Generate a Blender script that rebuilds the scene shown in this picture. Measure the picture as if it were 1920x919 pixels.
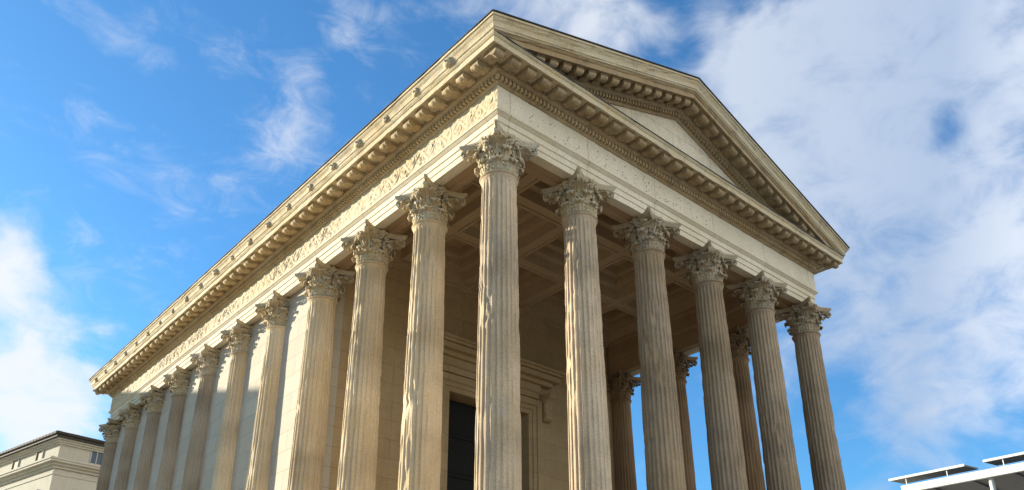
import bpy, math, random
import numpy as np
from mathutils import Vector, Matrix

random.seed(7)
RNG = np.random.default_rng(11)
R_ = math.radians
scn = bpy.context.scene
for o in list(bpy.data.objects):
    bpy.data.objects.remove(o, do_unlink=True)
COL = scn.collection

# ------------------------------------------------------------------ camera
T = 13.1                      # height of the column tops above the ground
cam_d = bpy.data.cameras.new('camera')
cam = bpy.data.objects.new('camera', cam_d)
COL.objects.link(cam)
yaw, pitch, roll = 0.8505313, 0.4013648, -0.0034588
fw = Vector((math.cos(pitch) * math.cos(yaw), math.cos(pitch) * math.sin(yaw), math.sin(pitch)))
rt = Vector((math.sin(yaw), -math.cos(yaw), 0))
up = rt.cross(fw)
rt2 = rt * math.cos(roll) + up * math.sin(roll)
up2 = -rt * math.sin(roll) + up * math.cos(roll)
M = Matrix((rt2, up2, -fw)).transposed().to_4x4()
M.translation = Vector((-9.60857, -11.34834, T - 11.5301))
cam.matrix_world = M
cam_d.sensor_width = 36
cam_d.lens = 1552.1 / 1920 * 36
cam_d.shift_y = 215.6 / 1920
cam_d.clip_end = 3000
scn.camera = cam

# ------------------------------------------------------------------ light
SUN_EL, SUN_TH = R_(14), R_(61.5)          # elevation, angle from the flank's normal towards the rear
sun_to = Vector((-math.cos(SUN_TH) * math.cos(SUN_EL), math.sin(SUN_TH) * math.cos(SUN_EL), math.sin(SUN_EL)))
sd = bpy.data.lights.new('sun', 'SUN')
sd.energy = 5.0
sd.angle = R_(0.5)
sd.color = (1.0, 0.895, 0.71)
so = bpy.data.objects.new('sun', sd)
COL.objects.link(so)
so.rotation_euler = sun_to.to_track_quat('Z', 'Y').to_euler()
so.location = (-40, 40, 60)

scn.view_settings.view_transform = 'Standard'
scn.view_settings.look = 'None'
scn.view_settings.exposure = 1.18
scn.view_settings.gamma = 1.0
scn.view_settings.use_curve_mapping = False

world = bpy.data.worlds.new('World')
scn.world = world
world.use_nodes = True
wn, wl = world.node_tree.nodes, world.node_tree.links
wn.clear()


def wnode(t, **k):
    n = wn.new(t)
    for a, b in k.items():
        setattr(n, a, b)
    return n


def wmath(op, a, b=None):
    n = wnode('ShaderNodeMath', operation=op)
    for i, v in enumerate((a, b)):
        if v is None:
            continue
        if isinstance(v, (int, float)):
            n.inputs[i].default_value = v
        else:
            wl.new(v, n.inputs[i])
    return n.outputs[0]


tc = wnode('ShaderNodeTexCoord')
DIR = tc.outputs['Generated']
sky = wnode('ShaderNodeTexSky', sky_type='NISHITA')
sky.sun_disc = False
sky.sun_elevation = SUN_EL
sky.sun_rotation = math.atan2(sun_to.x, sun_to.y)
sky.altitude = 50
sky.air_density = 1.0
sky.dust_density = 0.6
sky.ozone_density = 2.5
tint = wnode('ShaderNodeMix', data_type='RGBA', blend_type='MULTIPLY')
tint.inputs['Factor'].default_value = 1
wl.new(sky.outputs[0], tint.inputs[6])
tint.inputs[7].default_value = (0.52, 1.0, 1.30, 1)
# clouds: fbm noise in the direction of view, gathered into banks standing at fixed azimuths and heights
BANKS = [(84.3, 25.6, 0.057, .85), (82.6, 22.3, 0.062, .8), (79.9, 19.0, 0.052, .7), (82.0, 16.6, 0.07, .8), (78.0, 16.6, 0.05, .85), (78.8, 24.2, 0.033, 0.45), (77.3, 21.7, 0.036, 0.45), (80.6, 28.0, .04, .3), (76.4, 26.6, .03, .35), (79.2, 32.0, .04, .3), (68.5, 33.0, .05, .2), (48.5, 45.5, .06, .55), (63.9, 45.1, 0.051, 0.6), (60.1, 44.6, 0.055, 0.65), (55.5, 46.0, 0.04, 0.45), (75.0, 42.0, 0.028, 0.36), (72.2, 40.8, 0.038, 0.66), (66.9, 40.9, 0.036, 0.6), (65.4, 40.0, 0.026, 0.36), (81.2, 34.9, 0.026, 0.54), (80.1, 34.1, 0.018, 0.36), (76.2, 33.1, 0.038, 0.54), (73.1, 32.4, 0.046, 0.66), (69.8, 35.8, 0.054, 0.48), (66.3, 37.0, 0.047, 0.66), (66.6, 34.9, 0.041, 0.48), (74.6, 28.8, 0.03, 0.6), (80.1, 28.6, 0.033, 0.54), (71.9, 29.9, 0.033, 0.36), (74.8, 24.5, 0.032, 0.54), (42.8, 45.6, 0.054, 0.75), (38.1, 44.6, 0.049, 0.7), (41.0, 44.0, 0.041, 0.5), (27.6, 41.9, 0.072, 0.75), (21.9, 41.3, 0.106, 0.9), (14.7, 39.2, 0.109, 1), (26.1, 37.0, 0.107, 0.9), (20.4, 34.7, 0.118, 1), (14.1, 32.0, 0.1, 0.9), (24.2, 31.2, 0.09, 0.8), (19.6, 28.9, 0.091, 0.7), (13.9, 25.4, 0.1, 0.6), (16.1, 21.4, 0.1, 0.62), (21.5, 19.7, 0.09, 0.55), (23.9, 25.0, 0.09, 0.55), (17.0, 15.6, 0.08, 0.5), (22.2, 14.9, 0.07, 0.42), (28.6, 22.9, 0.07, 0.4), (30.6, 18.9, 0.07, 0.42), (-85, 35, 0.9, 1.3), (-50, 25, 0.6, 1.0)]  # last two banks lie out of view, added to light the shaded front
warp = wnode('ShaderNodeTexNoise', noise_dimensions='3D')
warp.inputs['Scale'].default_value = 9
warp.inputs['Detail'].default_value = 3
wl.new(DIR, warp.inputs['Vector'])
wsub = wnode('ShaderNodeVectorMath', operation='SUBTRACT')
wl.new(warp.outputs['Color'], wsub.inputs[0])
wsub.inputs[1].default_value = (.5, .5, .5)
wsc = wnode('ShaderNodeVectorMath', operation='SCALE')
wsc.inputs['Scale'].default_value = 0.10
wl.new(wsub.outputs[0], wsc.inputs[0])
wadd = wnode('ShaderNodeVectorMath', operation='ADD')
wl.new(DIR, wadd.inputs[0])
wl.new(wsc.outputs[0], wadd.inputs[1])


def gather(items):
    acc = None
    for az, el, r, amt in items:
        c = (math.cos(R_(el)) * math.cos(R_(az)), math.cos(R_(el)) * math.sin(R_(az)), math.sin(R_(el)))
        dn = wnode('ShaderNodeVectorMath', operation='DISTANCE')
        wl.new(wadd.outputs[0], dn.inputs[0])
        dn.inputs[1].default_value = c
        mr = wnode('ShaderNodeMapRange', interpolation_type='SMOOTHSTEP')
        mr.inputs['From Min'].default_value = r * 1.5
        mr.inputs['From Max'].default_value = 0
        mr.inputs['To Min'].default_value = 0
        mr.inputs['To Max'].default_value = amt
        wl.new(dn.outputs['Value'], mr.inputs['Value'])
        acc = mr.outputs[0] if acc is None else wmath('ADD', acc, mr.outputs[0])
    return wmath('MINIMUM', acc, 1.25)


def sky_noise(scale, detail, rough, dist, stretch, rot):
    mp = wnode('ShaderNodeMapping')
    mp.inputs['Scale'].default_value = stretch
    mp.inputs['Rotation'].default_value = rot
    wl.new(DIR, mp.inputs['Vector'])
    n = wnode('ShaderNodeTexNoise', noise_dimensions='3D')
    n.inputs['Scale'].default_value = scale
    n.inputs['Detail'].default_value = detail
    n.inputs['Roughness'].default_value = rough
    n.inputs['Distortion'].default_value = dist
    wl.new(mp.outputs[0], n.inputs['Vector'])
    return n.outputs[0]


def smooth(v, a, b, top):
    m = wnode('ShaderNodeMapRange', interpolation_type='SMOOTHSTEP')
    m.inputs['From Min'].default_value = a
    m.inputs['From Max'].default_value = b
    m.inputs['To Max'].default_value = top
    wl.new(v, m.inputs['Value'])
    return m.outputs[0]


WISPS = [b for b in BANKS if (b[0] > 60 and b[1] > 24 and b[2] < .056)]
THICK = [b for b in BANKS if b not in WISPS]
n1 = sky_noise(12, 9, .60, .35, (1, 1, 1.6), (R_(15), R_(-12), 0))
GAP = wmath('MULTIPLY', gather([(15.0, 34.8, 0.026, .75), (16.2, 34.0, .02, .3)]), -1.0)   # the small blue gap at the right
dens = wmath('ADD', wmath('ADD', gather(THICK), GAP), wmath('MULTIPLY', wmath('SUBTRACT', n1, 0.5), 2.35))
d1 = smooth(dens, .08, 1.42, .92)
n2 = sky_noise(15, 10, .66, .9, (1, 1, 2.1), (R_(-18), R_(14), 0))
n3 = sky_noise(6, 4, .5, .3, (1, 1, 1.4), (0, 0, 0))
w2 = wmath('ADD', wmath('MULTIPLY', wmath('SUBTRACT', n2, .5), 2.6), wmath('MULTIPLY', wmath('SUBTRACT', n3, .5), 1.2))
dens2 = wmath('ADD', wmath('MULTIPLY', gather(WISPS), 1.05), w2)
d2 = smooth(dens2, .2, 2.0, .62)
DENS = wmath('MAXIMUM', d1, d2)
# cloud light: brighter towards the sun (left), greyer overhead on the right, brightest in the unseen added banks
sdot = wnode('ShaderNodeVectorMath', operation='DOT_PRODUCT')
wl.new(DIR, sdot.inputs[0])
sdot.inputs[1].default_value = sun_to
cmr = wnode('ShaderNodeMapRange')
cmr.inputs['From Min'].default_value = -0.75
cmr.inputs['From Max'].default_value = 0.62
wl.new(sdot.outputs['Value'], cmr.inputs['Value'])
ccol = wnode('ShaderNodeValToRGB')
wl.new(cmr.outputs[0], ccol.inputs[0])
cr_ = ccol.color_ramp
cr_.elements.new(.5)
for e_, (p_, c_) in zip(cr_.elements, [(.25, (1, .955, .885, 1)), (.52, (.265, .325, .425, 1)), (.95, (.50, .51, .53, 1))]):
    e_.position, e_.color = p_, c_
cgain = wnode('ShaderNodeVectorMath', operation='SCALE')
wl.new(ccol.outputs[0], cgain.inputs[0])
cgain.inputs['Scale'].default_value = 9.0
mixc = wnode('ShaderNodeMix', data_type='RGBA')
wl.new(DENS, mixc.inputs['Factor'])
wl.new(tint.outputs[2], mixc.inputs[6])
wl.new(cgain.outputs[0], mixc.inputs[7])
bg = wnode('ShaderNodeBackground')
bg.inputs['Strength'].default_value = 0.094
wl.new(mixc.outputs[2], bg.inputs['Color'])
wo = wnode('ShaderNodeOutputWorld')
wl.new(bg.outputs[0], wo.inputs['Surface'])


# ------------------------------------------------------------------ materials
SF_, SS_ = 2.458, 2.5261
def new_mat(name):
    m = bpy.data.materials.new(name)
    m.use_nodes = True
    nt = m.node_tree
    nt.nodes.clear()
    b = nt.nodes.new('ShaderNodeBsdfPrincipled')
    o = nt.nodes.new('ShaderNodeOutputMaterial')
    nt.links.new(b.outputs[0], o.inputs[0])
    b.inputs['Specular IOR Level'].default_value = 0.25
    return m, nt, b


def ramp(nt, src, stops):
    r = nt.nodes.new('ShaderNodeValToRGB')
    el = r.color_ramp.elements
    while len(el) < len(stops):
        el.new(0.5)
    for e, (p, c) in zip(el, stops):
        e.position = p
        e.color = (*c, 1) if len(c) == 3 else c
    nt.links.new(src, r.inputs[0])
    return r.outputs[0]


def noise(nt, vec, scale, detail=5, rough=.6, dist=0.0):
    n = nt.nodes.new('ShaderNodeTexNoise')
    n.inputs['Scale'].default_value = scale
    n.inputs['Detail'].default_value = detail
    n.inputs['Roughness'].default_value = rough
    n.inputs['Distortion'].default_value = dist
    nt.links.new(vec, n.inputs['Vector'])
    return n.outputs[0]


def mix(nt, f, a, b, mode='MIX'):
    n = nt.nodes.new('ShaderNodeMix')
    n.data_type = 'RGBA'
    n.blend_type = mode
    for s, v in ((0, f), (6, a), (7, b)):
        if isinstance(v, (int, float)):
            n.inputs[s].default_value = v
        elif isinstance(v, tuple):
            n.inputs[s].default_value = (*v, 1)
        else:
            nt.links.new(v, n.inputs[s])
    return n.outputs[2]


def stone(name, pale, ochre, grey, streak=.5, blotch=.5, bump=.25, joints=None, dirt=.35, rough=.9, crust=0.0, mort=.72, zoff=0.0, stagger=.5):
    """weathered limestone; joints = (axes, block length, block height) adds masonry courses"""
    m, nt, b = new_mat(name)
    tcn = nt.nodes.new('ShaderNodeTexCoord')
    oi = nt.nodes.new('ShaderNodeObjectInfo')
    vm = nt.nodes.new('ShaderNodeVectorMath')
    vm.operation = 'MULTIPLY_ADD'
    nt.links.new(oi.outputs['Random'], vm.inputs[0])
    vm.inputs[1].default_value = (37, 53, 71)
    nt.links.new(tcn.outputs['Object'], vm.inputs[2])
    V = vm.outputs[0]
    mp = nt.nodes.new('ShaderNodeMapping')
    mp.inputs['Scale'].default_value = (5, 5, .32)
    nt.links.new(V, mp.inputs['Vector'])
    big = noise(nt, V, .55, 4, .6, .4)
    mid = noise(nt, V, 2.6, 6, .65, .3)
    fine = noise(nt, V, 34, 4, .7)
    stk = noise(nt, mp.outputs[0], 1.0, 5, .65, .2)
    f1 = ramp(nt, big, [(.36, (0, 0, 0)), (.64, (1, 1, 1))])
    c = mix(nt, f1, pale, ochre)
    f2 = ramp(nt, mid, [(.5, (0, 0, 0)), (.72, (blotch, blotch, blotch))])
    c = mix(nt, f2, c, grey)
    f3 = ramp(nt, stk, [(.5, (0, 0, 0)), (.7, (streak, streak, streak))])
    c = mix(nt, f3, c, tuple(x * .62 for x in ochre))
    f3b = ramp(nt, stk, [(.3, (streak * .7,) * 3), (.45, (0, 0, 0))])
    c = mix(nt, f3b, c, tuple(x * .8 for x in grey))
    if streak >= .35:
        dm = nt.nodes.new('ShaderNodeMapping')
        dm.inputs['Scale'].default_value = (.25, .25, 1)
        nt.links.new(V, dm.inputs['Vector'])
        dn = noise(nt, dm.outputs[0], .55, 2, .5)
        c = mix(nt, 1.0, c, ramp(nt, dn, [(.34, (.74, .73, .72)), (.5, (1, 1, 1)), (.68, (1.14, 1.13, 1.1))]), 'MULTIPLY')
    lo = 1 - dirt
    f4 = ramp(nt, fine, [(.3, (lo, lo, lo * .97)), (.62, (1.06, 1.06, 1.06))])
    c = mix(nt, 1.0, c, f4, 'MULTIPLY')
    if crust:
        cr = noise(nt, V, 1.7, 7, .7, .5)
        f5 = ramp(nt, cr, [(.52, (0, 0, 0)), (.62, (crust,) * 3)])
        c = mix(nt, f5, c, (.13, .10, .07))
    hgt = mix(nt, .5, fine, mid)
    if joints:
        ax, bl, bh = joints
        sx = nt.nodes.new('ShaderNodeSeparateXYZ')
        nt.links.new(tcn.outputs['Object'], sx.inputs[0])
        cx = nt.nodes.new('ShaderNodeCombineXYZ')
        nt.links.new(sx.outputs[ax], cx.inputs[0])
        za = nt.nodes.new('ShaderNodeMath')
        za.inputs[1].default_value = zoff
        nt.links.new(sx.outputs['Z'], za.inputs[0])
        nt.links.new(za.outputs[0], cx.inputs[1])
        br = nt.nodes.new('ShaderNodeTexBrick')
        nt.links.new(cx.outputs[0], br.inputs['Vector'])
        br.inputs['Scale'].default_value = 1
        br.inputs['Brick Width'].default_value = bl
        br.inputs['Row Height'].default_value = bh
        br.inputs['Mortar Size'].default_value = .009
        br.inputs['Mortar Smooth'].default_value = .4
        br.inputs['Color1'].default_value = (1.02, 1.01, .99, 1)
        br.inputs['Color2'].default_value = (.93, .92, .89, 1)
        br.inputs['Mortar'].default_value = (mort, mort * .95, mort * .87, 1)
        br.offset = stagger
        c = mix(nt, 1.0, c, br.outputs['Color'], 'MULTIPLY')
        inv = nt.nodes.new('ShaderNodeMath')
        inv.operation = 'SUBTRACT'
        inv.inputs[0].default_value = 1
        nt.links.new(br.outputs['Fac'], inv.inputs[1])
        hgt = mix(nt, .6, hgt, inv.outputs[0])
    bp = nt.nodes.new('ShaderNodeBump')
    bp.inputs['Strength'].default_value = bump
    bp.inputs['Distance'].default_value = .03
    nt.links.new(hgt, bp.inputs['Height'])
    nt.links.new(bp.outputs[0], b.inputs['Normal'])
    nt.links.new(c, b.inputs['Base Color'])
    b.inputs['Roughness'].default_value = rough
    return m


def plain(name, col, rough=.6, metal=0.0, var=.25, scale=6, bump=0.0):
    m, nt, b = new_mat(name)
    tcn = nt.nodes.new('ShaderNodeTexCoord')
    n = noise(nt, tcn.outputs['Object'], scale, 5, .6)
    lo = tuple(x * (1 - var) for x in col)
    hi = tuple(min(1, x * (1 + var)) for x in col)
    c = ramp(nt, n, [(.3, lo), (.7, hi)])
    nt.links.new(c, b.inputs['Base Color'])
    b.inputs['Roughness'].default_value = rough
    b.inputs['Metallic'].default_value = metal
    if bump:
        bp = nt.nodes.new('ShaderNodeBump')
        bp.inputs['Strength'].default_value = bump
        bp.inputs['Distance'].default_value = .02
        nt.links.new(n, bp.inputs['Height'])
        nt.links.new(bp.outputs[0], b.inputs['Normal'])
    return m


M_CLEAN = stone('limestone_clean', (.73, .655, .52), (.66, .58, .43), (.56, .52, .44), streak=.18, blotch=.35, dirt=.22, bump=.2)
M_CLEANX = stone('limestone_clean_front', (.73, .655, .52), (.66, .58, .43), (.56, .52, .44), streak=.18, blotch=.4, dirt=.25, bump=.3, joints=('X', SF_, 50), zoff=25, stagger=0, mort=.45)
M_CLEANY = stone('limestone_clean_flank', (.73, .655, .52), (.66, .58, .43), (.56, .52, .44), streak=.18, blotch=.4, dirt=.25, bump=.3, joints=('Y', SS_, 50), zoff=25, stagger=0, mort=.45)
M_TYMP = stone('limestone_tympanum', (.73, .655, .52), (.66, .58, .43), (.50, .46, .39), streak=.34, blotch=.7, dirt=.28, bump=.3, joints=('X', 1.7, .62), mort=.5)
M_FRIEZE = stone('limestone_carved', (.64, .55, .40), (.58, .47, .30), (.50, .44, .34), streak=.1, blotch=.5, dirt=.3, bump=.3)
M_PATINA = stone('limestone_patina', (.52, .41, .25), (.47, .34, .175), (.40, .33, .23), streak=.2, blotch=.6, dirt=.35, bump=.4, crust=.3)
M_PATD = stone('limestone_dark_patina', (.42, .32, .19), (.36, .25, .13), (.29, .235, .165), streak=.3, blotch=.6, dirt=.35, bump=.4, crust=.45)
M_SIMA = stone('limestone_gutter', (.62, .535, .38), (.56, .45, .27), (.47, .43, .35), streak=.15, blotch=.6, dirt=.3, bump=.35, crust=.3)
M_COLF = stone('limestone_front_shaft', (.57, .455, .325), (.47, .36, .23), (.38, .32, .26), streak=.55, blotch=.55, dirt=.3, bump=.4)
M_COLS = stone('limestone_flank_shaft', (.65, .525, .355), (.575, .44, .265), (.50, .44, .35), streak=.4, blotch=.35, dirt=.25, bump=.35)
M_CAP = stone('limestone_capital', (.60, .52, .385), (.51, .41, .25), (.42, .365, .29), streak=.2, blotch=.6, dirt=.35, bump=.4, crust=.2)
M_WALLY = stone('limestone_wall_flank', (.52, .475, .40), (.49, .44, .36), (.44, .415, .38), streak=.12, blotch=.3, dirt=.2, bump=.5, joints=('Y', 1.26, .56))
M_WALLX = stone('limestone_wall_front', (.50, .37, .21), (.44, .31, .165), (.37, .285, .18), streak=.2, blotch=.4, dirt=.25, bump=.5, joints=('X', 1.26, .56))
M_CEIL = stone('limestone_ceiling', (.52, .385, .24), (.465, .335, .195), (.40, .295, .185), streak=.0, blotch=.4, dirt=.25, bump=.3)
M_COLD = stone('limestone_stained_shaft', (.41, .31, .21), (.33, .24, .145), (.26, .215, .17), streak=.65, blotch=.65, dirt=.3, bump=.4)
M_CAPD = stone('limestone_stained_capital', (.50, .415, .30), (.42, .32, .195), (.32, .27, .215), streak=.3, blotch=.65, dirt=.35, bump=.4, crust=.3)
M_CAPR = stone('limestone_shade_brown_capital', (.30, .21, .125), (.26, .17, .09), (.21, .165, .12), streak=.2, blotch=.5, dirt=.35, bump=.4)  # capitals darkened to carry the porch's shade in their colour
M_COLR = stone('limestone_shade_brown_shaft', (.30, .20, .115), (.25, .155, .08), (.22, .165, .11), streak=.5, blotch=.5, dirt=.3, bump=.4)  # rear right shafts: the dim of the porch is put into the colour
M_COLG = stone('limestone_shade_grey_shaft', (.42, .345, .255), (.365, .285, .19), (.33, .29, .245), streak=.4, blotch=.4, dirt=.25, bump=.35)  # shade on the far flank columns put into the shaft colour
M_INNER = stone('limestone_porch_shade', (.40, .28, .165), (.34, .22, .12), (.29, .21, .13), streak=.1, blotch=.5, dirt=.3, bump=.3)  # inner entablature: porch shade painted into the stone colour
M_DOOR = plain('dark_bronze_door', (.009, .0085, .007), .7)
M_LEAD = plain('lead_flashing', (.055, .058, .065), .6)
M_TILE = plain('dark_roof_tile', (.05, .042, .036), .8, var=.5, scale=14, bump=.5)
M_HOLE = plain('dowel_hole', (.17, .14, .105), .95)
M_GROUND = stone('pale_stone_paving', (.48, .43, .35), (.43, .38, .30), (.38, .35, .31), streak=0, blotch=.3, dirt=.2, bump=.2)
M_RENDER = stone('townhouse_stone', (.51, .475, .39), (.475, .43, .34), (.41, .385, .33), streak=.3, blotch=.3, dirt=.2, bump=.3)
M_SHUT = plain('brown_shutter', (.16, .10, .05), .7)
M_GLASS = plain('window_glass', (.06, .09, .13), .08, var=.15)
M_WHITE = plain('white_painted_steel', (.70, .675, .615), .4, var=.05)
M_LOUV = plain('grey_louvre_metal', (.12, .115, .11), .5, var=.4, scale=9)
M_CURT = plain('curtain_glass', (.05, .07, .08), .05, var=.2)


# ------------------------------------------------------------------ mesh helpers
class MB:
    def __init__(s):
        s.v, s.f, s.mi = [], [], []

    def add(s, verts, faces, mi=0):
        o = len(s.v)
        s.v.extend([tuple(map(float, p)) for p in verts])
        s.f.extend([tuple(i + o for i in f) for f in faces])
        s.mi.extend([mi] * len(faces))

    def box(s, a, b, mi=0):
        (x0, y0, z0), (x1, y1, z1) = a, b
        s.add([(x0, y0, z0), (x1, y0, z0), (x1, y1, z0), (x0, y1, z0), (x0, y0, z1), (x1, y0, z1), (x1, y1, z1), (x0, y1, z1)],
              [(0, 3, 2, 1), (4, 5, 6, 7), (0, 1, 5, 4), (1, 2, 6, 5), (2, 3, 7, 6), (3, 0, 4, 7)], mi)

    def grid(s, P, closed_u=False, closed_v=False, mi=0, flip=False):
        nu, nv = P.shape[:2]
        fs = []
        for i in range(nu if closed_u else nu - 1):
            i2 = (i + 1) % nu
            for j in range(nv if closed_v else nv - 1):
                j2 = (j + 1) % nv
                q = (i * nv + j, i2 * nv + j, i2 * nv + j2, i * nv + j2)
                fs.append(q[::-1] if flip else q)
        s.add(P.reshape(-1, 3).tolist(), fs, mi)

    def prism(s, poly, axis_vec, org, u, w, mi=0):
        """extrude polygon [(a,b)] (a along u, b along w) by axis_vec"""
        org, u, w, ax = map(lambda q: np.array(q, float), (org, u, w, axis_vec))
        p = [org + a * u + b * w for a, b in poly]
        n = len(p)
        s.add(p + [q + ax for q in p], [tuple(range(n))[::-1], tuple(range(n, 2 * n))] + [(i, (i + 1) % n, (i + 1) % n + n, i + n) for i in range(n)], mi)

    def mesh(s, name, mats, smooth=False, recalc=False):
        me = bpy.data.meshes.new(name)
        me.from_pydata(s.v, [], s.f)
        for m in (mats if isinstance(mats, (list, tuple)) else [mats]):
            me.materials.append(m)
        if len(set(s.mi)) > 1:
            me.polygons.foreach_set('material_index', s.mi)
        if smooth:
            me.polygons.foreach_set('use_smooth', [True] * len(me.polygons))
            if smooth is not True:
                me.set_sharp_from_angle(angle=R_(smooth))
        if recalc:
            import bmesh
            bm = bmesh.new()
            bm.from_mesh(me)
            bmesh.ops.recalc_face_normals(bm, faces=bm.faces)
            bm.to_mesh(me)
            bm.free()
        me.update()
        return me

    def build(s, name, mats, parent=None, loc=(0, 0, 0), smooth=False, recalc=True):
        return link(name, s.mesh(name, mats, smooth, recalc), parent, loc)


def link(name, me, parent=None, loc=(0, 0, 0)):
    o = bpy.data.objects.new(name, me)
    COL.objects.link(o)
    o.parent = parent
    o.location = loc
    return o


def thing(name, label, cat, loc=(0, 0, 0), group=None):
    o = bpy.data.objects.new(name, None)
    COL.objects.link(o)
    o.location = loc
    o['label'] = label
    o['category'] = cat
    if group:
        o['group'] = group
    return o


def structure(name, mb, mats, **k):
    o = mb.build(name, mats, **k)
    o['kind'] = 'structure'
    return o


def field(n, m, sx, sy, seed):
    """smooth tileable random field ~N(0,1), correlation sx,sy in cells"""
    g = np.random.default_rng(seed).standard_normal((n, m))
    fx = np.fft.fftfreq(n)[:, None]
    fy = np.fft.fftfreq(m)[None, :]
    k = np.exp(-2 * (math.pi ** 2) * ((fx * sx) ** 2 + (fy * sy) ** 2))
    h = np.real(np.fft.ifft2(np.fft.fft2(g) * k))
    return (h - h.mean()) / (h.std() + 1e-9)


# ------------------------------------------------------------------ temple dimensions
SF, SS = 2.458, 2.5261
RX, LY = 5 * SF, 10 * SS                 # column axes: front 0..RX along x, flank 0..LY along y
ZB = -8.96                               # column foot, relative to the column tops
ZA, ZF0, ZF1 = -0.11, 0.475, 1.11        # architrave soffit, frieze bottom, frieze top
ZC, SL = 2.0, 0.3405                     # top of gutter at the corner, slope of the gable

temple = thing('temple', 'large ancient stone temple with fluted columns, a carved frieze and a triangular gable', 'temple')


def part(name, mb, mats, parent=temple, smooth=False, loc=None):
    return mb.build(name, mats, parent, loc if loc is not None else ((0, 0, T) if parent is temple else (0, 0, 0)), smooth)


def ring(mb, prof, seg=.45, jit=.004, seed=1, sides=(0, 1, 2, 3), mi=0):
    """closed profile [(offset outwards, z)] swept round the building with mitred corners"""
    n = len(prof)
    rg = np.random.default_rng(seed)
    pr = np.array(prof)
    for s in sides:
        ends = [((0, 0), (1, 0)), ((1, 0), (1, 1)), ((1, 1), (0, 1)), ((0, 1), (0, 0))][s]
        L = (RX if s % 2 == 0 else LY)
        k = max(2, int(L / (seg if s in (0, 3) else 6)))
        P = np.zeros((k + 1, n, 3))
        for e in range(k + 1):
            t = e / k
            j = rg.normal(0, jit, n) if 0 < e < k else np.zeros(n)
            if jit > .0045 and 0 < e < k and rg.random() < .10:
                q0 = rg.integers(0, n)
                j[q0] -= rg.uniform(.012, .035)
            for q in range(n):
                o = pr[q, 0]
                c = [np.array([-o if a == 0 else RX + o, -o if b == 0 else LY + o]) for a, b in ends]
                xy = c[0] * (1 - t) + c[1] * t
                nrm = np.array([(0, -1), (1, 0), (0, 1), (-1, 0)][s])
                xy = xy + nrm * j[q] * .8
                P[e, q] = (xy[0], xy[1], pr[q, 1] + j[q] * .7)
        mb.grid(P, closed_v=True, mi=mi[s] if isinstance(mi, tuple) else mi)


# architrave: three fasciae and a crown outside, sunk soffit panel, inner face up to the porch ceiling
mb = MB()
ring(mb, [(.277, ZA), (.277, .045), (.300, .055), (.300, .205), (.325, .217), (.325, .36), (.345, .372), (.40, .425), (.415, .43), (.415, .468), (.30, .470),
          (.30, 1.30), (.0, 1.30), (.0, -.07), (.11, -.07), (.13, ZA)], jit=.0025, seed=3, mi=(0, 2, 0, 2))
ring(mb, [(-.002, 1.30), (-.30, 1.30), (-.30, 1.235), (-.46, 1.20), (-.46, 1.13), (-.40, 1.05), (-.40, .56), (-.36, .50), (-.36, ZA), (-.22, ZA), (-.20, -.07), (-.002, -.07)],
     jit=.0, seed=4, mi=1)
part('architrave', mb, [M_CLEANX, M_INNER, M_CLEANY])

# ---- frieze: carved scrolls along the flank
def scroll_frieze():
    L = LY + .74
    nx, nz = 1450, 34
    X = np.linspace(0, L, nx)[:, None] * np.ones((1, nz))
    Z = np.linspace(0, 1, nz)[None, :] * np.ones((nx, 1))
    Hh = ZF1 - ZF0
    zz = (Z - .5) * Hh
    P = .74
    h = np.zeros_like(X)
    stem = .17 * np.sin(2 * math.pi * X / P)
    d = np.abs(zz - stem) / np.sqrt(1 + (.17 * 2 * math.pi / P * np.cos(2 * math.pi * X / P)) ** 2)
    h = np.maximum(h, np.clip(1 - (d / .032) ** 2, 0, 1))
    for k in range(int(L / (P / 2)) + 1):
        cx, sg = (k + .5) * P / 2, (1 if k % 2 else -1)
        cz = sg * .055
        dx, dz = X - cx, zz - cz
        r = np.hypot(dx, dz)
        a = np.arctan2(dz, dx) * sg
        sp = np.cos(a - r * 58)
        m = r < .165
        h = np.where(m, np.maximum(h, np.clip(sp * 1.25, 0, 1) * np.clip((.175 - r) / .04, 0, 1)), h)
        ro = np.clip(1 - (r / (.055 * (1 + .25 * np.cos(a * 6)))) ** 2, 0, 1) * 1.1
        h = np.maximum(h, ro)
        lx, lz = dx + .22, zz + sg * .2          # acanthus sprays in the corners
        lr = np.hypot(lx, lz)
        la = np.arctan2(lz, lx)
        h = np.maximum(h, np.clip(1 - (lr / (.10 * (1 + .45 * np.cos(la * 5)))) ** 2, 0, 1) * .9)
    f1, f2 = field(nx, nz, 2.2, 1.6, 5), field(nx, nz, 26, 12, 8)
    h = h * np.clip(.9 + .35 * f2, .2, 1.2) * .019 + f1 * .0055
    e = np.minimum(np.minimum(X, L - X) / .05, np.minimum(Z, 1 - Z) / .08)
    h *= np.clip(e, 0, 1)
    return X, Z * Hh + ZF0, h


mb = MB()
X, Z, h = scroll_frieze()
Pf = np.stack([-.37 - h, LY + .37 - X, Z], -1)
mb.grid(Pf)
fz = part('frieze', mb, M_FRIEZE, smooth=55)
fz['label'] = 'frieze carved with leafy scrolls'
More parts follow.
